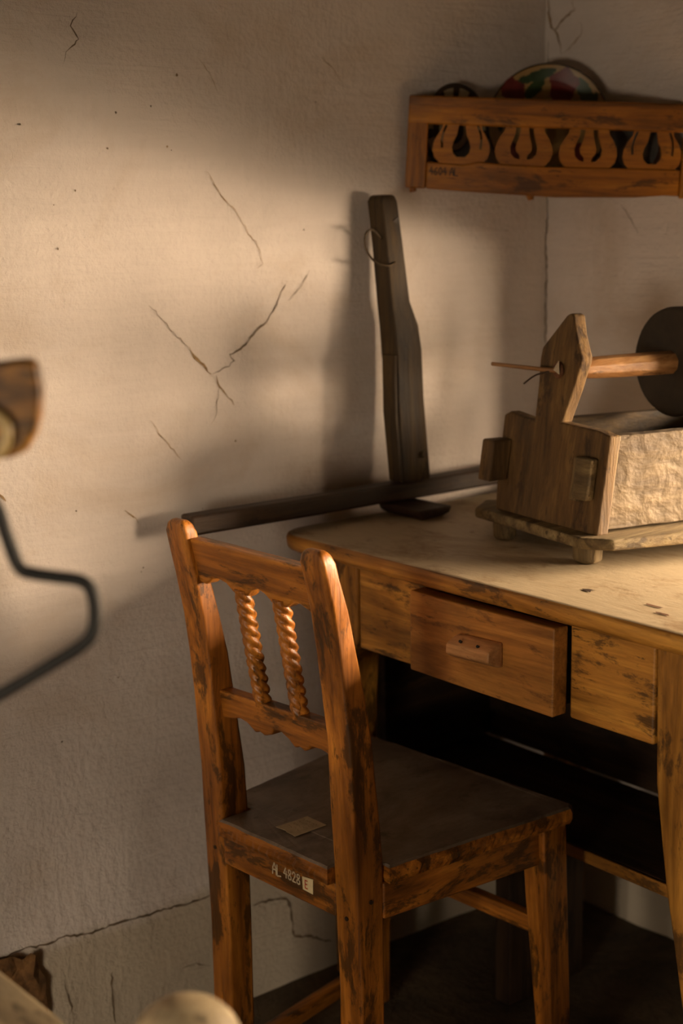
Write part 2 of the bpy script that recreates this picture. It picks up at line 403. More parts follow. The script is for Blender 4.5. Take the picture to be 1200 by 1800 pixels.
# cracks: thin irregular open seams in the plaster, following the relief of the wall
def crack(wallobj, along, pts, w, mat, jag=.0016):
    P = []
    for (a, z), (b, y) in zip(pts, pts[1:]):
        n = max(2, int(math.hypot(b-a, y-z)/.006))
        for i in range(n): t = i/n; P.append((a+(b-a)*t+random.uniform(-jag, jag), z+(y-z)*t+random.uniform(-jag, jag)))
    P.append(pts[-1]); N = len(P); bm = bmesh.new(); L = []; Rr = []
    for i, (a, z) in enumerate(P):
        q = P[min(i+1, N-1)]; s = P[max(i-1, 0)]; t = Vector((q[0]-s[0], q[1]-s[1]))
        t = t.normalized() if t.length else Vector((1, 0)); n = Vector((-t.y, t.x))
        ww = w*(.35+.9*random.random())*min(1, .25+min(i, N-1-i)/4)/2
        for lst, sg in ((L, 1), (Rr, -1)):
            aa, zz = a+n.x*ww*sg, z+n.y*ww*sg
            seed = 3.3 if along == 'x' else 8.1
            off = wall_relief(aa, zz, seed)+.0012
            if along == 'x': off += .010*max(0, min(1, (.235-zz+.012*noise.noise(Vector((aa*5, 0, 1))))/.03))
            lst.append(bm.verts.new((aa, -off, zz) if along == 'x' else (-off, aa, zz)))
    for i in range(N-1): bm.faces.new((L[i], L[i+1], Rr[i+1], Rr[i]))
    return finish('crack', bm, mat, wallobj)
CL = [
 ([(-.547, 1.217), (-.562, 1.192), (-.591, 1.168)], .0016, 0), ([(-.596, 1.194), (-.608, 1.178), (-.612, 1.169), (-.631, 1.141), (-.652, 1.126), (-.688, 1.096), (-.707, 1.091), (-.700, 1.081), (-.710, 1.073), (-.741, 1.062)], .0028, 0),
 ([(-.849, 1.174), (-.813, 1.134), (-.783, 1.106)], .0012, 0), ([(-.783, 1.106), (-.763, 1.081), (-.743, 1.062)], .0045, 1),
 ([(-.735, 1.059), (-.728, 1.041), (-.721, 1.033), (-.712, 1.024), (-.702, 1.010)], .003, 1), ([(-.728, 1.041), (-.734, 1.019), (-.735, .997), (-.746, .984)], .0014, 0),
 ([(-.947, 1.586), (-.960, 1.566), (-.948, 1.549), (-.954, 1.541), (-.969, 1.530), (-.974, 1.514)], .0018, 0),
 ([(-.741, 1.370), (-.717, 1.332), (-.689, 1.310), (-.671, 1.280), (-.650, 1.257), (-.640, 1.229), (-.651, 1.221)], .0015, 1),
 ([(-.750, 1.535), (-.730, 1.511), (-.716, 1.487)], .0012, 1), ([(-.515, 1.547), (-.484, 1.522), (-.473, 1.509)], .002, 1),
 ([(-1.115, .925), (-1.101, .909)], .006, 1), ([(-.907, .868), (-.894, .859), (-.885, .847)], .003, 1), ([(-.857, 1.0), (-.830, .966), (-.801, .932)], .0012, 1),
 ([(-1.154, .220), (-1.116, .223), (-1.083, .219), (-1.044, .220), (-.990, .212), (-.949, .215), (-.897, .208), (-.881, .210), (-.821, .206), (-.777, .207)], .0030, 0),
 ([(-.697, .163), (-.650, .159), (-.626, .153), (-.618, .126), (-.616, .082), (-.579, .067), (-.535, .044)], .0045, 0),
 ([(-.971, .138), (-.973, .094), (-.968, .048)], .003, 0), ([(-1.054, .145), (-1.046, .111), (-1.043, .081)], .002, 0), ([(-.848, .099), (-.815, .098), (-.784, .082)], .002, 0),
]
for pts, w, k in CL: crack(W_left, 'x', pts, w, (M_crack, M_crack_brown)[k])
CR = [([(-.004, 1.60), (-.006, 1.5), (-.003, 1.42)], .002, 0), ([(-.004, 1.335), (-.006, 1.29), (-.003, 1.24), (-.006, 1.19), (-.004, 1.107), (-.007, 1.04), (-.003, .96), (-.008, .86)], .0038, 0),
 ([(-.003, 1.67), (-.005, 1.642), (-.010, 1.624), (-.020, 1.617)], .006, 1), ([(-.060, 1.663), (-.064, 1.646), (-.040, 1.634), (-.020, 1.617), (-.034, 1.589), (-.037, 1.574)], .0035, 1),
 ([(-.080, 1.623), (-.083, 1.606), (-.061, 1.587), (-.041, 1.576)], .0022, 1), ([(-.179, 1.311), (-.205, 1.281), (-.218, 1.262)], .0014, 0)]
for pts, w, k in CR: crack(W_right, 'y', pts, w, (M_crack, M_crack_brown)[k])
# small chips in the lime coat
def chip(x, z, r):
    bm = bmesh.new(); n = 7; off = wall_relief(x, z, 3.3)
    c = [bm.verts.new((x+r*math.cos(6.283*i/n)*random.uniform(.5, 1.2), -off-.0012, z+r*math.sin(6.283*i/n)*random.uniform(.6, 1.3))) for i in range(n)]
    bm.faces.new(c); finish('plaster_chip', bm, random.choice((M_crack, M_crack_brown)), W_left)
for x, z in [(-.81, 1.404), (-.803, 1.399), (-.835, 1.461), (-.911, 1.40), (-.788, 1.507), (-.528, 1.477), (-.966, 1.341), (-.997, 1.26), (-1.047, 1.43), (-.557, 1.279), (-.098, 1.269), (-.701, .953), (-.895, 1.45), (-1.001, 1.321), (-.8835, .77), (-.88, .776), (-.99, .88), (-1.03, .53), (-.93, .61)]:
    chip(x, z, random.uniform(.001, .0022))
# broken plaster with the clay behind it, low on the left wall
poly = [(-1.30, .235), (-1.20, .228), (-1.153, .227), (-1.140, .225), (-1.126, .215), (-1.112, .222), (-1.105, .216), (-1.099, .192), (-1.089, .172), (-1.092, .150), (-1.089, .127), (-1.096, .091), (-1.12, .06), (-1.2, .05), (-1.30, .07)]
bm = bmesh.new(); cx, cz = -1.19, .15
ringsN = 7; R0 = []
for k in range(ringsN+1):
    t = 1-k/ringsN
    R0.append([bm.verts.new((cx+(x-cx)*t, -.021-.006*(1-t)-(wall_relief(x, z, 3.3))-.006*noise.noise(Vector((x*40*t, z*40*t, k))), cz+(z-cz)*t)) for x, z in poly])
for a, b in zip(R0, R0[1:]):
    for i in range(len(poly)): bm.faces.new((a[i], a[(i+1) % len(poly)], b[(i+1) % len(poly)], b[i]))
bmesh.ops.remove_doubles(bm, verts=bm.verts[:], dist=1e-5)
o = finish('exposed_clay', bm, M_clay, W_left); o['label'] = 'brown clay showing where the plaster has broken off'

# ------------------------------------------------------------------ the chair
K = .9591; CO = Vector((-.8786, -.3147, 1.3)); CO = CP+(CO-CP)*K; CZ = 1.3-1.3*K
chair = empty('wooden_chair', 'old brown wooden chair with twisted back spindles pulled up to the table', 'chair', (CO.x, CO.y, 0), (0, 0, -1.4961))
def cfin(name, bm, axis, bevel=.003, mat=None, parent=None, smooth=False):
    for v in bm.verts: v.co = Vector((v.co.x*K, v.co.y*K, v.co.z*K+CZ))
    return finish(name, bm, mat or wood('chair', axis), parent or chair, bevel, smooth)
ZF = -CZ/K+.0006
# rear posts
SEC = [(ZF, .016, .058), (.10, .016, .060), (.25, .016, .061), (.36, .013, .061), (.44, .009, .060), (.50, .007, .056), (.56, .004, .049), (.62, .000, .041), (.68, -.007, .031), (.74, -.014, .018), (.80, -.025, .003), (.845, -.036, -.012), (.866, -.041, -.017), (.877, -.041, -.021), (.884, -.038, -.026)]
for s in (-1, 1):
    rings = []
    for z, v0, v1 in SEC:
        e = .004 if z > .87 else 0; e = .010 if z > .88 else e
        ui, uo = .120+e, .167-e
        a, b = sorted((s*ui, s*uo)); j = .0012*math.sin(z*31+s)
        rings.append([(a+j, v0, z), (b+j, v0, z), (b+j, v1, z), (a+j, v1, z)])
    cfin('rear_post', loft(rings), 'z', .0045)
# front legs
for s in (-1, 1):
    rings = []
    for z, u0, u1, v0, v1 in ((ZF, .183, .212, .375, .418), (.08, .180, .213, .370, .418), (.28, .165, .208, .362, .414), (.405, .160, .206, .356, .410)):
        a, b = sorted((s*u0, s*u1)); rings.append([(a, v0, z), (b, v0, z), (b, v1, z), (a, v1, z)])
    cfin('front_leg', loft(rings), 'z', .004)
# seat board, worn and nibbled along the edges
out = [(-.119, .0), (.119, .0), (.119, .063), (.176, .063), (.199, .235), (.222, .40), (.212, .414), (-.212, .414), (-.222, .40), (-.199, .235), (-.176, .063), (-.119, .063)]
fine = []
for i, p in enumerate(out):
    q = out[(i+1) % len(out)]; L = math.hypot(q[0]-p[0], q[1]-p[1]); n = max(1, int(L/.006))
    for k in range(n): fine.append((p[0]+(q[0]-p[0])*k/n, p[1]+(q[1]-p[1])*k/n))
bm = bmesh.new(); rg = []
for z, ins, amp in ((.404, .002, .0018), (.412, -.001, .0022), (.421, -.001, .0018), (.4275, .0012, .0008), (.4300, .005, .0004)):
    ring = []
    for i, (x, y) in enumerate(fine):
        a, b = fine[i-1], fine[(i+1) % len(fine)]; t = Vector((b[0]-a[0], b[1]-a[1])).normalized(); nrm = Vector((t.y, -t.x))
        d = -ins + amp*(noise.noise(Vector((x*130, y*130, z*160))) + .8*noise.noise(Vector((x*40, y*40, z*30))))
        ring.append(bm.verts.new((x+nrm.x*d, y+nrm.y*d, z+.0012*noise.noise(Vector((x*30, y*30, 5))))))
    rg.append(ring)
n = len(fine)
for a, b in zip(rg, rg[1:]):
    for i in range(n): bm.faces.new((a[i], a[(i+1) % n], b[(i+1) % n], b[i]))
ft = bm.faces.new(rg[-1]); bm.faces.new(rg[0][::-1]); ft.material_index = 1
for f in bm.faces:
    if all(v.co.z > .4265 for v in f.verts): f.material_index = 1
cfin('seat', bm, 'y', 0, [wood('chair', 'x'), M_seat])
# aprons and stretchers
rear_apron = cfin('seat_rail', box_bm(-.122, .122, .012, .032, .355, .405), 'x', .003)
for s in (-1, 1):
    bm = loft([[(s*.150, .058, .352), (s*.170, .058, .352), (s*.170, .058, .405), (s*.150, .058, .405)], [(s*.176, .365, .342), (s*.196, .365, .342), (s*.196, .365, .405), (s*.176, .365, .405)]])
    cfin('seat_rail', bm, 'y', .003)
cfin('seat_rail', box_bm(-.165, .165, .385, .405, .345, .405), 'x', .003)
for s in (-1, 1):
    bm = loft([[(s*.140, .058, .004), (s*.160, .058, .004), (s*.160, .058, .032), (s*.140, .058, .032)], [(s*.180, .372, .008), (s*.200, .372, .008), (s*.200, .372, .036), (s*.180, .372, .036)]])
    cfin('stretcher', bm, 'y', .003)
cfin('stretcher', box_bm(-.168, .168, .380, .400, .213, .241), 'x', .003)
# back rails with scalloped lower edges
def rail(name, pts, v0, v1, rake, zref, fluff=.003):
    f = lambda v: (lambda p: (p[0], v+rake*(zref-p[1]), p[1]))
    return cfin(name, prism(pts, f(v0), f(v1)), 'x', fluff)
top_pts = [(-.122, .859), (.122, .855), (.122, .785), (.109, .793), (.095, .799), (.080, .800), (.069, .792), (.060, .787), (.043, .786), (.035, .790), (.023, .800), (.008, .806), (-.007, .800), (-.018, .790), (-.024, .786), (-.040, .787), (-.048, .791), (-.059, .801), (-.074, .805), (-.090, .804), (-.098, .797), (-.108, .791), (-.122, .794)]
rail('top_rail', top_pts, -.031, -.008, .24, .855)
low_pts = [(-.122, .626), (.122, .630), (.122, .577), (.114, .579), (.103, .586), (.092, .588), (.071, .587), (.066, .581), (.057, .576), (.047, .580), (.037, .576), (.026, .585), (.010, .593), (-.005, .592), (-.012, .583), (-.028, .577), (-.038, .581), (-.048, .577), (-.065, .588), (-.081, .591), (-.103, .585), (-.122, .583)]
rail('back_rail', low_pts, .012, .036, .12, .626)
# twisted spindles
for u in (-.033, .047):
    rings = []; N = 96; nseg = 24; p0 = Vector((u-.002, .024, .620)); p1 = Vector((u+.003, -.012, .797))
    for i in range(N+1):
        t = i/N; c = p0.lerp(p1, t); rings.append([])
        amp = .36*min(1, t*14, (1-t)*14)
        for k in range(nseg):
            th = 2*math.pi*k/nseg; lob = abs(math.cos(1.5*(th+t*2*math.pi*3.6)))
            r = .0122*(1-amp+amp*1.25*lob**.7)*(1+.06*noise.noise(Vector((k*.9, i*.35, u*50))))
            rings[-1].append((c.x+r*math.cos(th), c.y+r*math.sin(th), c.z))
    cfin('spindle', loft(rings), 'z', 0, None, None, True)
# painted number, sticker, paper label
fm = lambda q, h: Vector((q[0], .012-h, q[1]))
strokes = [[(x-.010, z+.3768+.0008*math.sin(x*400)) for x, z in s] for s in text_strokes('AL', .0165, .60)] + [[(x+.0145, z+.3795-.03*x) for x, z in s] for s in text_strokes('4828', .0145, .635)]
pn_ = cfin('painted_number', ribbon_strokes(strokes, .0022, fm, .0006), 'x', 0, M_paint); pn_['label'] = 'hand-painted pale number AL 4828'
bm = bmesh.new(); st = [(.0545, .3935), (.077, .3960), (.0765, .3735), (.0555, .3745)]
stk = cfin('sticker', loft([[(x, .0116, z) for x, z in st], [(x, .0108, z) for x, z in st]]), 'x', 0, M_sticker); stk['label'] = 'square cream sticker with a red letter E'
es = [[(x+.0605, z+.3785) for x, z in s] for s in text_strokes('E', .0115)]
cfin('letter', ribbon_strokes(es, .0017, lambda q, h: Vector((q[0], .0108-h, q[1])), .0005), 'x', 0, M_redink, stk)
pv = [(-.034, .040), (-.031, .070), (-.0305, .098), (-.010, .097), (.013, .096), (.012, .060), (.011, .037), (.004, .0385), (-.010, .039), (-.013, .0415)]
note = cfin('paper_label', loft([[(x, y, .4312) for x, y in pv], [(x, y, .4320+.0004*noise.noise(Vector((x*90, y*90, 0)))) for x, y in pv]]), 'x', 0, M_note); note['label'] = 'torn beige paper label with faint writing'
scr = []
for r in range(4):
    y = .055+r*.010; x = -.026
    while x < .003:
        scr.append([(x, y+random.uniform(-.002, .002)), (x+.003, y+random.uniform(-.002, .003)), (x+.005, y+random.uniform(-.003, .002))]); x += random.uniform(.005, .009)
cfin('faint_writing', ribbon_strokes(scr, .0009, lambda q, h: Vector((q[0], q[1], .4322+h)), .0004), 'x', 0, M_scrib, note)
# wooden pegs
for (u, v, z, ax) in ((.168, .035, .385, 'u'), (-.143, .0125, .375, 'v'), (.143, .0125, .36, 'v')):
    d = Vector((1, 0, 0)) if ax == 'u' else Vector((0, -1, 0)); p = Vector((u, v, z))
    cfin('peg', tube([p-d*.004, p+d*.0012], .0032, 8), 'z', 0, wood('dark', 'z'))

# ------------------------------------------------------------------ the table
TZ = .811; TB = .7855
table = empty('wooden_table', 'honey-brown wooden table with one drawer and a pale worn top', 'table', (-.35, -.62, 0))
def tfin(name, bm, axis, bevel=.004, kind='table', mat=None, parent=None):
    for v in bm.verts: v.co -= Vector((-.35, -.62, 0))
    return finish(name, bm, mat or wood(kind, axis), parent or table, bevel)
outl = [(-.672, -1.30), (-.030, -1.30), (-.030, -.050)]
for k in range(9):
    a = math.radians(90+90*k/8); outl.append((-.672+.062+.062*math.cos(a), -.050-.062+.062*math.sin(a)))
fine = []
for i, p in enumerate(outl):
    q = outl[(i+1) % len(outl)]; L = math.hypot(q[0]-p[0], q[1]-p[1]); n = max(1, int(L/.02))
    for k in range(n): fine.append((p[0]+(q[0]-p[0])*k/n, p[1]+(q[1]-p[1])*k/n))
bm = bmesh.new(); rg = []; n = len(fine)
for z, ins in ((TB, .006), (TB+.004, .001), (TB+.010, 0), (TZ-.007, .0), (TZ-.0025, .002), (TZ-.0006, .006), (TZ, .012)):
    ring = []
    for i, (x, y) in enumerate(fine):
        a, b = fine[i-1], fine[(i+1) % n]; t = Vector((b[0]-a[0], b[1]-a[1])).normalized(); nr = Vector((t.y, -t.x))
        d = -ins+.0016*noise.noise(Vector((x*9, y*9, z*60)))+.0006*noise.noise(Vector((x*50, y*50, z*90)))
        ring.append(bm.verts.new((x+nr.x*d, y+nr.y*d, z)))
    rg.append(ring)
for k, (a, b) in enumerate(zip(rg, rg[1:])):
    for i in range(n):
        f = bm.faces.new((a[i], a[(i+1) % n], b[(i+1) % n], b[i])); f.material_index = 1 if k >= 5 else 0
f = bm.faces.new(rg[-1]); f.material_index = 1; bm.faces.new(rg[0][::-1])
tt = tfin('table_top', bm, 'y', 0, 'table', [wood('table', 'y'), M_tabletop])
for p in tt.data.polygons: p.use_smooth = p.area < .05
for (mx, my, pts_) in ((-.592, -.645, [(-.006, -.010), (.002, -.004), (.006, -.008), (.007, .003), (.001, .011), (-.004, .004)]), (-.590, -.752, [(-.004, -.014), (.001, -.016), (.003, .012), (-.002, .010)]), (-.612, -.786, [(-.003, -.012), (.003, -.006), (.002, .013), (-.003, .009)])):
    bm = bmesh.new(); bm.faces.new([bm.verts.new((mx+a, my+b, TZ+.0008)) for a, b in pts_])
    tfin('dark_mark', bm, 'y', 0, 'dark', wood('dark', 'y') if my > -.7 else M_rust, tt)
# front boards, drawer
tfin('front_board', box_bm(-.635, -.613, -.372, -.224, .648, TB-.001), 'y')
tfin('front_board', box_bm(-.635, -.613, -.795, -.655, .648, TB-.001), 'y')
drawer = tfin('drawer', wobble(box_bm(-.660, -.632, -.649, -.368, .652, .772), .0012, 9, 2, 2), 'y', .003, 'drawer')
tfin('drawer_box', box_bm(-.632, -.25, -.640, -.38, .66, .765), 'x', .002, 'dark', None, drawer)
hp = [(-.660, .695), (-.660, .731), (-.672, .729), (-.688, .721), (-.689, .707), (-.672, .698)]
bm = prism(hp, lambda p: (p[0], -.558, p[1]+.004), lambda p: (p[0], -.474, p[1]))
tfin('handle', bm, 'y', .003, 'knob', None, drawer)
for y in (-.498, -.532):
    tfin('nail', tube([(-.681, y, .7265), (-.6838, y, .7285)], .0022, 8), 'z', 0, 'dark', M_iron, drawer)
# hidden back and end boards
tfin('end_board', box_bm(-.60, -.08, -.178, -.158, .66, TB-.001), 'x')
tfin('end_board', box_bm(-.60, -.08, -1.17, -1.15, .66, TB-.001), 'x')
tfin('back_board', box_bm(-.085, -.065, -1.15, -.18, .66, TB-.001), 'y')
tfin('front_board', box_bm(-.635, -.613, -1.14, -.90, .648, TB-.001), 'y')
def leg(name, secs, bev=.005):
    return tfin(name, loft([[(x0, y0, z), (x1, y0, z), (x1, y1, z), (x0, y1, z)] for z, x0, x1, y0, y1 in secs]), 'z', bev)
leg('leg', [(.0006, -.545, -.490, -.092, -.038), (.30, -.560, -.505, -.108, -.050), (.47, -.570, -.515, -.121, -.060), (.60, -.590, -.525, -.142, -.075), (.648, -.625, -.550, -.205, -.135), (TB-.001, -.634, -.565, -.218, -.145)])
leg('leg', [(.0006, -.605, -.545, -.955, -.885), (.29, -.625, -.560, -.935, -.846), (.40, -.630, -.565, -.925, -.829), (.467, -.632, -.565, -.915, -.817), (.60, -.635, -.565, -.900, -.800), (TB-.001, -.635, -.565, -.895, -.7955)])
leg('leg', [(.0006, -.100, -.045, -.165, -.105), (TB-.001, -.125, -.065, -.185, -.125)])
leg('leg', [(.0006, -.100, -.045, -1.20, -1.13), (TB-.001, -.125, -.065, -1.18, -1.11)])

# ------------------------------------------------------------------ low bench under the table
bench = empty('wooden_bench', 'long low dark plank bench in the shadow under the table', 'bench', (-.315, -.75, 0))
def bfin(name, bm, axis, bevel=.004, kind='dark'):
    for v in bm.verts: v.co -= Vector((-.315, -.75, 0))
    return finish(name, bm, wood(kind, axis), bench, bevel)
bfin('seat_plank', wobble(box_bm(-.438, -.195, -1.5, -.028, .340, .360), .0015, 6, 1, 3), 'y', .003, 'dark')
bfin('lit_edge', box_bm(-.445, -.4405, -1.5, -.03, .3405, .3595), 'y', .001, 'table')  # lighter wood stands in for light caught along the front edge
bfin('backrest', box_bm(-.193, -.170, -1.5, -.056, .3605, .655), 'y')
bfin('shade_panel', box_bm(-.44, -.165, -.054, -.030, .3605, .655), 'x')  # added dark panel, stands in for deep shade on the wall under the table
for y in (-.30, -1.38):
    bfin('leg_board', box_bm(-.40, -.22, y-.018, y+.018, .0006, .340), 'z')

# ------------------------------------------------------------------ hand grindstone in its trough
P0 = Vector((-.477, -.560, 0)); a_dir = Vector((math.cos(math.radians(82.5)), math.sin(math.radians(82.5)), 0)); e_dir = Vector((math.cos(math.radians(-13)), math.sin(math.radians(-13)), 0))
BZ = TZ+.046
trough = empty('grindstone_trough', 'hewn wooden trough on small feet holding a round grindstone on a wooden shaft', 'grindstone', (P0.x, P0.y, TZ))
LEAN = .14
def G(a, e, z, lean=True):     # a across the end board, e along the trough, z above the base board
    return P0+a_dir*a+e_dir*(e+(LEAN*(z-BZ) if lean else 0))+Vector((0, 0, z))
def gfin(name, bm, mat, bevel=.003, parent=None, smooth=False):
    for v in bm.verts: v.co -= Vector((P0.x, P0.y, TZ))
    return finish(name, bm, mat, parent or trough, bevel, smooth)
def gbox(a0, a1, e0, e1, z0, z1, lean=True):
    return loft([[G(a0, e0, z, lean), G(a1, e0, z, lean), G(a1, e1, z, lean), G(a0, e1, z, lean)] for z in (z0, z1)])
LEN = .36
def end_board(e0, flip=False):
    zt_ = BZ+.142
    pts = [(.002, BZ-.004), (.236, BZ-.002), (.240, BZ+.03), (.243, zt_), (.230, zt_+.006), (.170, zt_-.001), (.1715, zt_+.050), (.175, zt_+.090), (.173, zt_+.106), (.127, zt_+.155), (.120, zt_+.158), (.111, zt_+.155), (.100, zt_+.127), (.083, zt_+.097), (.083, zt_+.089), (.094, zt_+.048), (.109, zt_+.002), (.03, zt_-.001), (.002, zt_-.006)]
    return prism(pts, lambda p: G(p[0], e0, p[1]), lambda p: G(p[0], e0+.020, p[1]))
gfin('end_board', end_board(0), wood('troughend', 'z'), .003)
gfin('end_board', end_board(LEN), wood('trough', 'z'), .003)
def hewn(a0, a1):
    bm = gbox(a0, a1, .021, LEN-.001, BZ+.001, BZ+.134)
    bmesh.ops.subdivide_edges(bm, edges=bm.edges[:], cuts=11, use_grid_fill=True)
    for v in bm.verts:
        q = v.co*34; v.co += (a_dir*-1)*(.0022*noise.noise(Vector((q.x*.8, q.y*.8, q.z*1.4)))) + Vector((0, 0, .0012*noise.noise(q*1.3)))
    return bm
sb = hewn(.012, .034); gfin('side_board', sb, M_hewn, .002)
gfin('side_board', hewn(.205, .227), wood('beam', 'x'), .002)
gfin('bottom_board', gbox(.036, .203, .022, LEN-.002, BZ, BZ+.012), wood('trough', 'x'), .002)
gfin('tenon', gbox(.016, .048, -.016, -.0005, BZ+.044, BZ+.104), wood('trough', 'y'), .004)
gfin('wedge', gbox(.038, .060, -.010, -.0005, BZ+.040, BZ+.102), wood('trough', 'z'), .003)
gfin('tenon', gbox(.214, .243, -.034, -.0005, BZ+.046, BZ+.108), wood('troughend', 'z'), .003)
# base boards and feet
bpts = [(-.503, -.548), (-.480, -.590), (-.10, -.722), (-.045, -.46), (-.40, -.255), (-.455, -.290)]
bm = prism(bpts, lambda p: Vector((p[0], p[1], TZ+.026)), lambda p: Vector((p[0], p[1], TZ+.043)))
gfin('base_board', wobble(bm, .0014, 14, 3), wood('trough', 'x'), .004)
for (x, y, r) in ((-.470, -.535, .020), (-.445, -.345, .017), (-.12, -.66, .02), (-.11, -.46, .02)):
    bm = loft([[(x+r*math.cos(6.283*k/8+.39)*s, y+r*1.15*math.sin(6.283*k/8+.39)*s, z) for k in range(8)] for z, s in ((TZ+.0004, .80), (TZ+.006, 1.0), (TZ+.0258, 1.06))])
    gfin('foot_block', bm, wood('trough', 'z'), .003)
# shaft, stone, iron pin, rag
AX = (.128, BZ+.142+.076)
def SH(e): return P0+a_dir*AX[0]+e_dir*(e+LEAN*(AX[1]-BZ))+Vector((0, 0, AX[1]))
prof = [(.0215, .012), (.03, .014), (.045, .0155), (.06, .0165), (.10, .0175), (.15, .018), (.20, .018), (.28, .017), (LEN-.001, .013)]
gfin('shaft', tube([SH(e) for e, r in prof], [r for e, r in prof], 9), wood('shaft', 'x'), .0015)
rings = []
for e, r in ((.200, .020), (.201, .077), (.205, .083), (.235, .083), (.239, .077), (.240, .020)):
    c = SH(e); rings.append([c+(a_dir*math.cos(6.283*k/56)+Vector((0, 0, 1))*math.sin(6.283*k/56))*r*(1+.008*noise.noise(Vector((k*.4, e, 0)))) for k in range(56)])
gfin('stone_wheel', loft(rings), M_stone, .002)
hub = SH(-.0008)
gfin('socket', tube([hub-e_dir*.004, hub+e_dir*.0006], [.011, .013], 12), M_rust, .001)
d2 = (-e_dir*.5+a_dir*.85).normalized()
gfin('twig', tube([hub-e_dir*.004, hub-e_dir*.012+a_dir*.03, hub-e_dir*.035+a_dir*.110+Vector((0, 0, .003))], [.0042, .0036, .0032], 6), wood('shaft', 'y'), 0, None, True)
gfin('twig', tube(smooth_path([hub-e_dir*.004+a_dir*.004, hub-e_dir*.02+a_dir*.026-Vector((0, 0, .008)), hub-e_dir*.026+a_dir*.046-Vector((0, 0, .022))], 4), .0014, 5), wood('dark', 'y'), 0, None, True)
bm = bmesh.new(); b0 = hub-e_dir*.003
pts = [b0+a_dir*.006+Vector((0, 0, .004)), b0-a_dir*.010+Vector((0, 0, .0165))-e_dir*.004, b0-a_dir*.014-Vector((0, 0, .006))-e_dir*.006, b0-a_dir*.004+Vector((0, 0, .001))-e_dir*.010]
v_ = [bm.verts.new(p) for p in pts]
for t in ((0, 1, 3), (1, 2, 3), (2, 0, 3), (0, 2, 1)): bm.faces.new([v_[i] for i in t])
gfin('rag_scrap', bm, M_rag, .001)

# ------------------------------------------------------------------ beam with foot, and leaning post
beam = empty('wooden_beam', 'long dark square beam lying on the table along the wall', 'beam', (-.42, -.08, TZ))
def beamfin(name, bm, axis, bev=.004, par=None, kind='beam', base=Vector((-.42, -.08, TZ)), smooth=False, mat=None):
    for v in bm.verts: v.co -= base
    return finish(name, bm, mat or wood(kind, axis), par or beam, bev, smooth)
beamfin('bar', wobble(box_bm(-.838, -.10, -.080, -.046, .830, .8605), .0016, 8, 4, 5), 'x', .004, None, 'dark')
bm = loft([[(-.455+i, -.165+j, z), (-.385-i, -.165+j, z), (-.385-i, -.056-j, z), (-.455+i, -.056-j, z)] for z, i, j in ((TZ+.0004, .012, .012), (TZ+.008, .003, .003), (.8295, 0, 0))])
beamfin('foot', bm, 'y', .003, None, 'dark')
post = empty('leaning_post', 'weathered tapering wooden post leaning against the wall on the dark beam', 'post', (-.39, -.07, .8612))
PB = Vector((-.39, -.07, .8612))
secs = [(.8612, -.424, -.364, -.090, -.054), (.90, -.426, -.366, -.088, -.052), (1.0, -.4295, -.372, -.083, -.047), (1.08, -.432, -.376, -.083, -.041), (1.12, -.431, -.379, -.078, -.036), (1.16, -.4335, -.392, -.072, -.033), (1.25, -.4355, -.399, -.064, -.025), (1.322, -.438, -.404, -.056, -.017), (1.332, -.434, -.407, -.052, -.020)]
beamfin('shaft', loft([[(x0, y0, z), (x1, y0, z), (x1, y1, z), (x0, y1, z)] for z, x0, x1, y0, y1 in secs]), 'z', .004, post, 'beam', PB)
s2 = [(.864, -.432, -.4255, -.089, -.060), (.98, -.4375, -.4310, -.083, -.052), (1.075, -.4385, -.4330, -.084, -.052)]
beamfin('batten', loft([[(x0, y0, z), (x1, y0, z), (x1, y1, z), (x0, y1, z)] for z, x0, x1, y0, y1 in s2]), 'z', .0015, post, 'beam', PB)
beamfin('peg', tube([(-.383, -.084, .905), (-.382, -.094, .907)], .006, 8), 'y', .001, post, 'beam', PB)
beamfin('notch', loft([[(-.420, -.0612, 1.290), (-.409, -.0612, 1.297), (-.408, -.0612, 1.286)], [(-.420, -.0585, 1.290), (-.409, -.0585, 1.297), (-.408, -.0585, 1.286)]]), 'z', 0, post, 'dark', PB)
lp = smooth_path([(-0.4375, -0.052, 1.262), (-0.4550, -0.050, 1.277), (-0.4690, -0.050, 1.268), (-0.4690, -0.052, 1.245), (-0.4560, -0.062, 1.224), (-.436, -.0685, 1.219), (-.422, -.0690, 1.224)], 5)
beamfin('wire_loop', tube(lp, .0019, 6), 'z', 0, post, 'beam', PB, True, M_wire)

# ------------------------------------------------------------------ corner plate rack and plates
RA = Vector((-.352, -.014, 1.344)); TILT = math.radians(3.2)
rack = empty('plate_rack', 'carved brown wooden plate rack hung across the corner of the walls', 'plate rack', RA, (0, TILT, math.radians(-45)))
RW, RH, RT = .484, .150, .018
Mrack = Matrix.Translation(RA) @ Matrix.Rotation(math.radians(-45), 4, 'Z') @ Matrix.Rotation(TILT, 4, 'Y')
def rfin(name, bm, axis, bev=.003): return finish(name, bm, wood('rack', axis), rack, bev)
rfin('stile', wobble(box_bm(0, .034, 0, RT, .0, .1135), .0008, 12, 1, 1), 'z')
rfin('stile', wobble(box_bm(RW-.034, RW, 0, RT, .0, .1135), .0008, 12, 2, 1), 'z')
rfin('top_rail', wobble(box_bm(0, RW, -.001, RT+.001, .105, RH), .0012, 7, 3, 4), 'x')
bp = [(.0345, .0), (.12, -.003), (.25, -.006), (.38, -.001), (RW-.0345, .006), (RW-.0345, .046), (.35, .045), (.22, .043), (.15, .045), (.12, .047), (.095, .041), (.0345, .044)]
bp = [(x, z) for x, z in bp]
rfin('bottom_rail', prism(bp, lambda p: (p[0], 0, p[1]), lambda p: (p[0], RT, p[1])), 'x')
def sym(half): return half+[(-x, y) for x, y in half[::-1]]
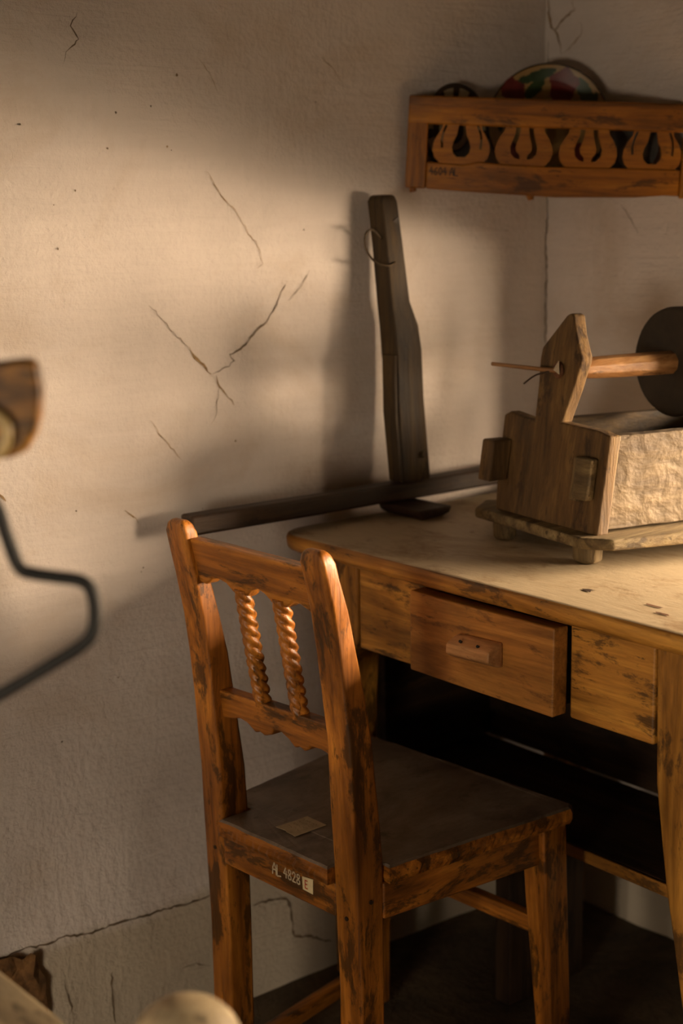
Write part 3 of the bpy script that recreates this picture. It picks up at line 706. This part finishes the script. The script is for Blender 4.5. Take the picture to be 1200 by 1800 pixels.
def bal_loops(kind, cx):
    o = sym([(.020, .0365), (.034, .042), (.044, .052), (.0475, .064), (.046, .076), (.040, .088), (.033, .098), (.031, .112)])
    if kind == 0:
        hl = [[(x, y) for x, y in sym([(.007, .053), (.0135, .060), (.0155, .069), (.013, .079), (.008, .089), (.0055, .1045)])]]
        for s in (-1, 1):
            hl.append([(s*x, y) for x, y in [(.030, .068), (.0335, .0665), (.0345, .080), (.0325, .092), (.028, .104), (.024, .104), (.0295, .090), (.031, .080)]])
    else:
        hl = []
        for s in (-1, 1):
            hl.append([(s*x, y) for x, y in [(.006, .053), (.014, .0545), (.021, .062), (.0225, .073), (.018, .086), (.015, .096), (.0145, .1045), (.0065, .1045), (.0075, .094), (.011, .082), (.0135, .073), (.012, .066), (.0065, .060)]])
    return [[(cx+x, y) for x, y in l] for l in [o]+hl]
for k, cx in enumerate((.090, .193, .298, .402)):
    b = curve2d_mesh('baluster', bal_loops(0 if k in (0, 3) else 1, cx), .011, wood('rack', 'x'), rack)
    b.location = (0, .009, 0)
# triangular shelf board behind
tri = [(.022, .0185), (RW-.022, .0185), (RW/2+.008, .222), (RW/2-.008, .222)]
rfin('shelf_board', prism(tri, lambda p: (p[0], p[1], .004), lambda p: (p[0], p[1], .018)), 'x', .002)
rfin('peg', tube([(.012, .010, 0.001), (.014, .010, -.006)], .006, 7), 'z', .001)
rfin('peg', tube([(.208, .010, -.003), (.210, .010, -.012)], [.008, .005], 7), 'z', .001)
rs = [[(x+.040, z+.0235-.02*x) for x, z in s] for s in text_strokes('4604 AL', .012, .62)]
nb = finish('painted_number', ribbon_strokes(rs, .0018, lambda q, h: Vector((q[0], -h, q[1])), .0006), M_ink, rack); nb['label'] = 'faint dark inked number 4604'

def plate(name, label, r, base_world, normal_yaw, lean, pattern, mats, depth=1.0, group='plates on the corner rack'):
    """painted dish: lathe about local -Y (face to the room), standing on its rim, leaning back"""
    o = empty(name, label, 'plate', base_world, (0, 0, normal_yaw), group)
    prof = [(0.0, .030), (.25, .030), (.48, .029), (.60, .024), (.66, .016), (.74, .010), (.84, .006), (.93, .002), (.985, .0), (1.0, .003), (.985, .007), (.9, .012), (.72, .022), (.62, .033), (.45, .036), (0.0, .036)]
    fineprof = []
    for (a, b), (c, d) in zip(prof, prof[1:]):
        n = max(1, int(abs(c-a)/.018))
        for i in range(n): t = i/n; fineprof.append((a+(c-a)*t, b+(d-b)*t))
    fineprof.append(prof[-1])
    SEG = 168; bm = bmesh.new(); rings = []
    sc = r/.098*depth
    for rad, dep in fineprof:
        rings.append([bm.verts.new((max(rad, .004)*r*math.cos(2*math.pi*k/SEG), dep*sc, r+max(rad, .004)*r*math.sin(2*math.pi*k/SEG))) for k in range(SEG)])
    for i, (a, b) in enumerate(zip(rings, rings[1:])):
        for k in range(SEG):
            f = bm.faces.new((a[k], a[(k+1) % SEG], b[(k+1) % SEG], b[k])); f.smooth = True
            c = f.calc_center_median(); X, Z = c.x/r, (c.z-r)/r; front = fineprof[i][1] < .0305 and i < len(fineprof)*.55
            f.material_index = pattern(X, Z) if front else len(mats)-1
    R = Matrix.Rotation(lean, 4, 'X')
    for v in bm.verts: v.co = R @ v.co
    d = finish('dish', bm, mats, o); 
    for p in d.data.polygons: p.use_smooth = True
    return o
def blob(X, Z, cx, cz, rx, rz, ang=0, wav=0, n=5):
    x, z = X-cx, Z-cz; x, z = x*math.cos(ang)+z*math.sin(ang), -x*math.sin(ang)+z*math.cos(ang)
    rad = math.hypot(x/rx, z/rz); return rad < 1+wav*math.sin(n*math.atan2(z, x))
def pat_big(X, Z):
    rad = math.hypot(X, Z)
    if blob(X, Z, -.56, .53, .19, .24, .3, .10): return 1
    if blob(X, Z, .26, .66, .23, .24, -.2, .10): return 1
    if blob(X, Z, -.60, -.45, .2, .22, .2, .1) or blob(X, Z, .52, -.5, .22, .2, 0, .1): return 1
    for l in ((-.12, .82, .26, .075, .25), (-.22, .62, .20, .085, .7), (-.36, .74, .12, .06, .2), (.60, .52, .10, .26, .5), (.70, .30, .085, .20, -.4), (.50, .28, .20, .07, .35), (0, -.75, .3, .08, 0), (-.78, .1, .06, .22, 0)):
        if blob(X, Z, *l): return 2
    if rad > .965: return 3
    return 0
def pat_small(X, Z):
    rad, th = math.hypot(X, Z), math.atan2(Z, X)
    if .66 < rad < .90 and math.sin(th*11) > -.15: return 1
    if .30 < rad < .45: return 1
    return 0
def rackw(x, y, z): return Mrack @ Vector((x, y, z))
bwp = rackw(.238, .085, .0195)
plate('painted_plate', 'large cream plate painted with red flowers and green leaves on the rack', .104, bwp, math.radians(-45), math.radians(-14), pat_big, [M_cream, M_red, M_green, M_brownglaze, M_cream2])
plate('painted_plate', 'small dark plate with cream dotted rim, left end of the rack', .0765, Vector((-.240, -.022, 1.3640)), 0, 0, pat_small, [M_brownglaze, M_cream2, M_brownglaze], .35)
plate('painted_plate', 'plain grey dish hidden behind the carved front of the rack, right side', .056, Vector((-.070, -.240, 1.3480)), math.radians(-80), math.radians(-20), lambda X, Z: 0, [M_greyglaze, M_greyglaze])

# ------------------------------------------------------------------ blurred things close to the camera
Rt = Vector((math.cos(yaw), -math.sin(yaw), 0)); Fh = Vector((math.sin(yaw), math.cos(yaw), 0))
ST = Vector((-1.612, -.917, 0))      # upright standing just outside the left edge of the frame
stand = empty('wooden_stand', 'blurred brown wooden stand arm with a pale ring at the left edge', 'stand', ST, (0, 0, -yaw))
def sfin(name, bm, mat, bev=.003, smooth=False, parent=None): return finish(name, bm, mat, parent or stand, bev, smooth)
sfin('upright', box_bm(-.020, .020, -.018, .018, .03, 1.32), wood('chair', 'z'))
sfin('base', box_bm(-.12, .10, -.025, .025, .0006, .03), wood('chair', 'x'))
hz = lambda px, py: ((px+160)/2616*1.05, 1.1695-(py-720)/2616*1.05*1.03)
hpts = [hz(-110, 650), hz(-20, 640), hz(40, 634), hz(60, 633), hz(69, 645), hz(75, 690), hz(70, 730), hz(58, 765), hz(40, 792), hz(15, 803), hz(-110, 808)]
arm = sfin('arm', prism(hpts, lambda p: (p[0], -.009, p[1]), lambda p: (p[0], .009, p[1])), wood('table', 'x'), .004)
rc = hz(-24, 757)
sfin('ring', tube([(rc[0]+.0155*math.cos(6.283*k/32), -.013, rc[1]+.0165*math.sin(6.283*k/32)) for k in range(32)], .0042, 10, True), M_ring, 0, True)
crank = empty('iron_bracket', 'blurred black bent iron rod at the left edge, below the brown stand arm', 'iron bracket', ST+Rt*.0202+Vector((0, 0, .95)), (0, 0, -yaw))
rp = [(-115, 862), (-60, 858), (-22, 885), (-4, 945), (14, 998), (38, 1010), (80, 1017), (122, 1024), (141, 1040), (147, 1070), (146, 1098), (138, 1124), (116, 1145), (60, 1178), (0, 1212), (-80, 1256), (-115, 1276)]
rl = [(hz(*p)[0]-.0205, 0, hz(*p)[1]-.95) for p in rp]
rl[0] = (.0058, 0, rl[0][2]); rl[-1] = (.0058, 0, rl[-1][2])
finish('rod', tube(smooth_path(rl, 4), .0050, 10), M_iron, crank, 0, True)
zz = [rl[0][2], rl[-1][2]]
finish('back_plate', box_bm(.0002, .004, -.014, .014, min(zz)-.015, max(zz)+.015), M_iron, crank, .001)
stool = empty('wooden_stool', 'blurred pale wooden stool top at the bottom left corner', 'stool', (-1.65, -.77, 0))
def chfin(name, bm, mat, bev=.004):
    for v in bm.verts: v.co -= Vector((-1.65, -.77, 0))
    return finish(name, bm, mat, stool, bev)
chfin('seat', wobble(box_bm(-1.80, -1.487, -.885, -.65, .590, .620), .002, 6, 5, 3), wood('pale', 'y'), .006)
for lx in (-1.775, -1.515):
    for ly in (-.862, -.673): chfin('leg', box_bm(lx-.014, lx+.014, ly-.014, ly+.014, .0006, .5895), wood('pale', 'z'), .003)
dp = Vector((-1.470, -1.022, 0))
knob = empty('rounded_post', 'blurred pale post with a rounded spotted top at the bottom edge', 'post', dp)
prof = [(.0, .040), (.1, .040), (.50, .036), (.60, .034), (.625, .038), (.645, .0435), (.662, .0450), (.678, .0425), (.690, .0365), (.699, .027), (.7045, .015), (.7065, .004)]
pf2 = smooth_path([(r, 0, z) for z, r in prof], 3)
rings = [[(p.x*math.cos(6.283*k/32), p.x*math.sin(6.283*k/32), max(p.z, .0006)) for k in range(32)] for p in pf2]
finish('turned_post', loft(rings), wood('pale', 'z'), knob, 0, True)
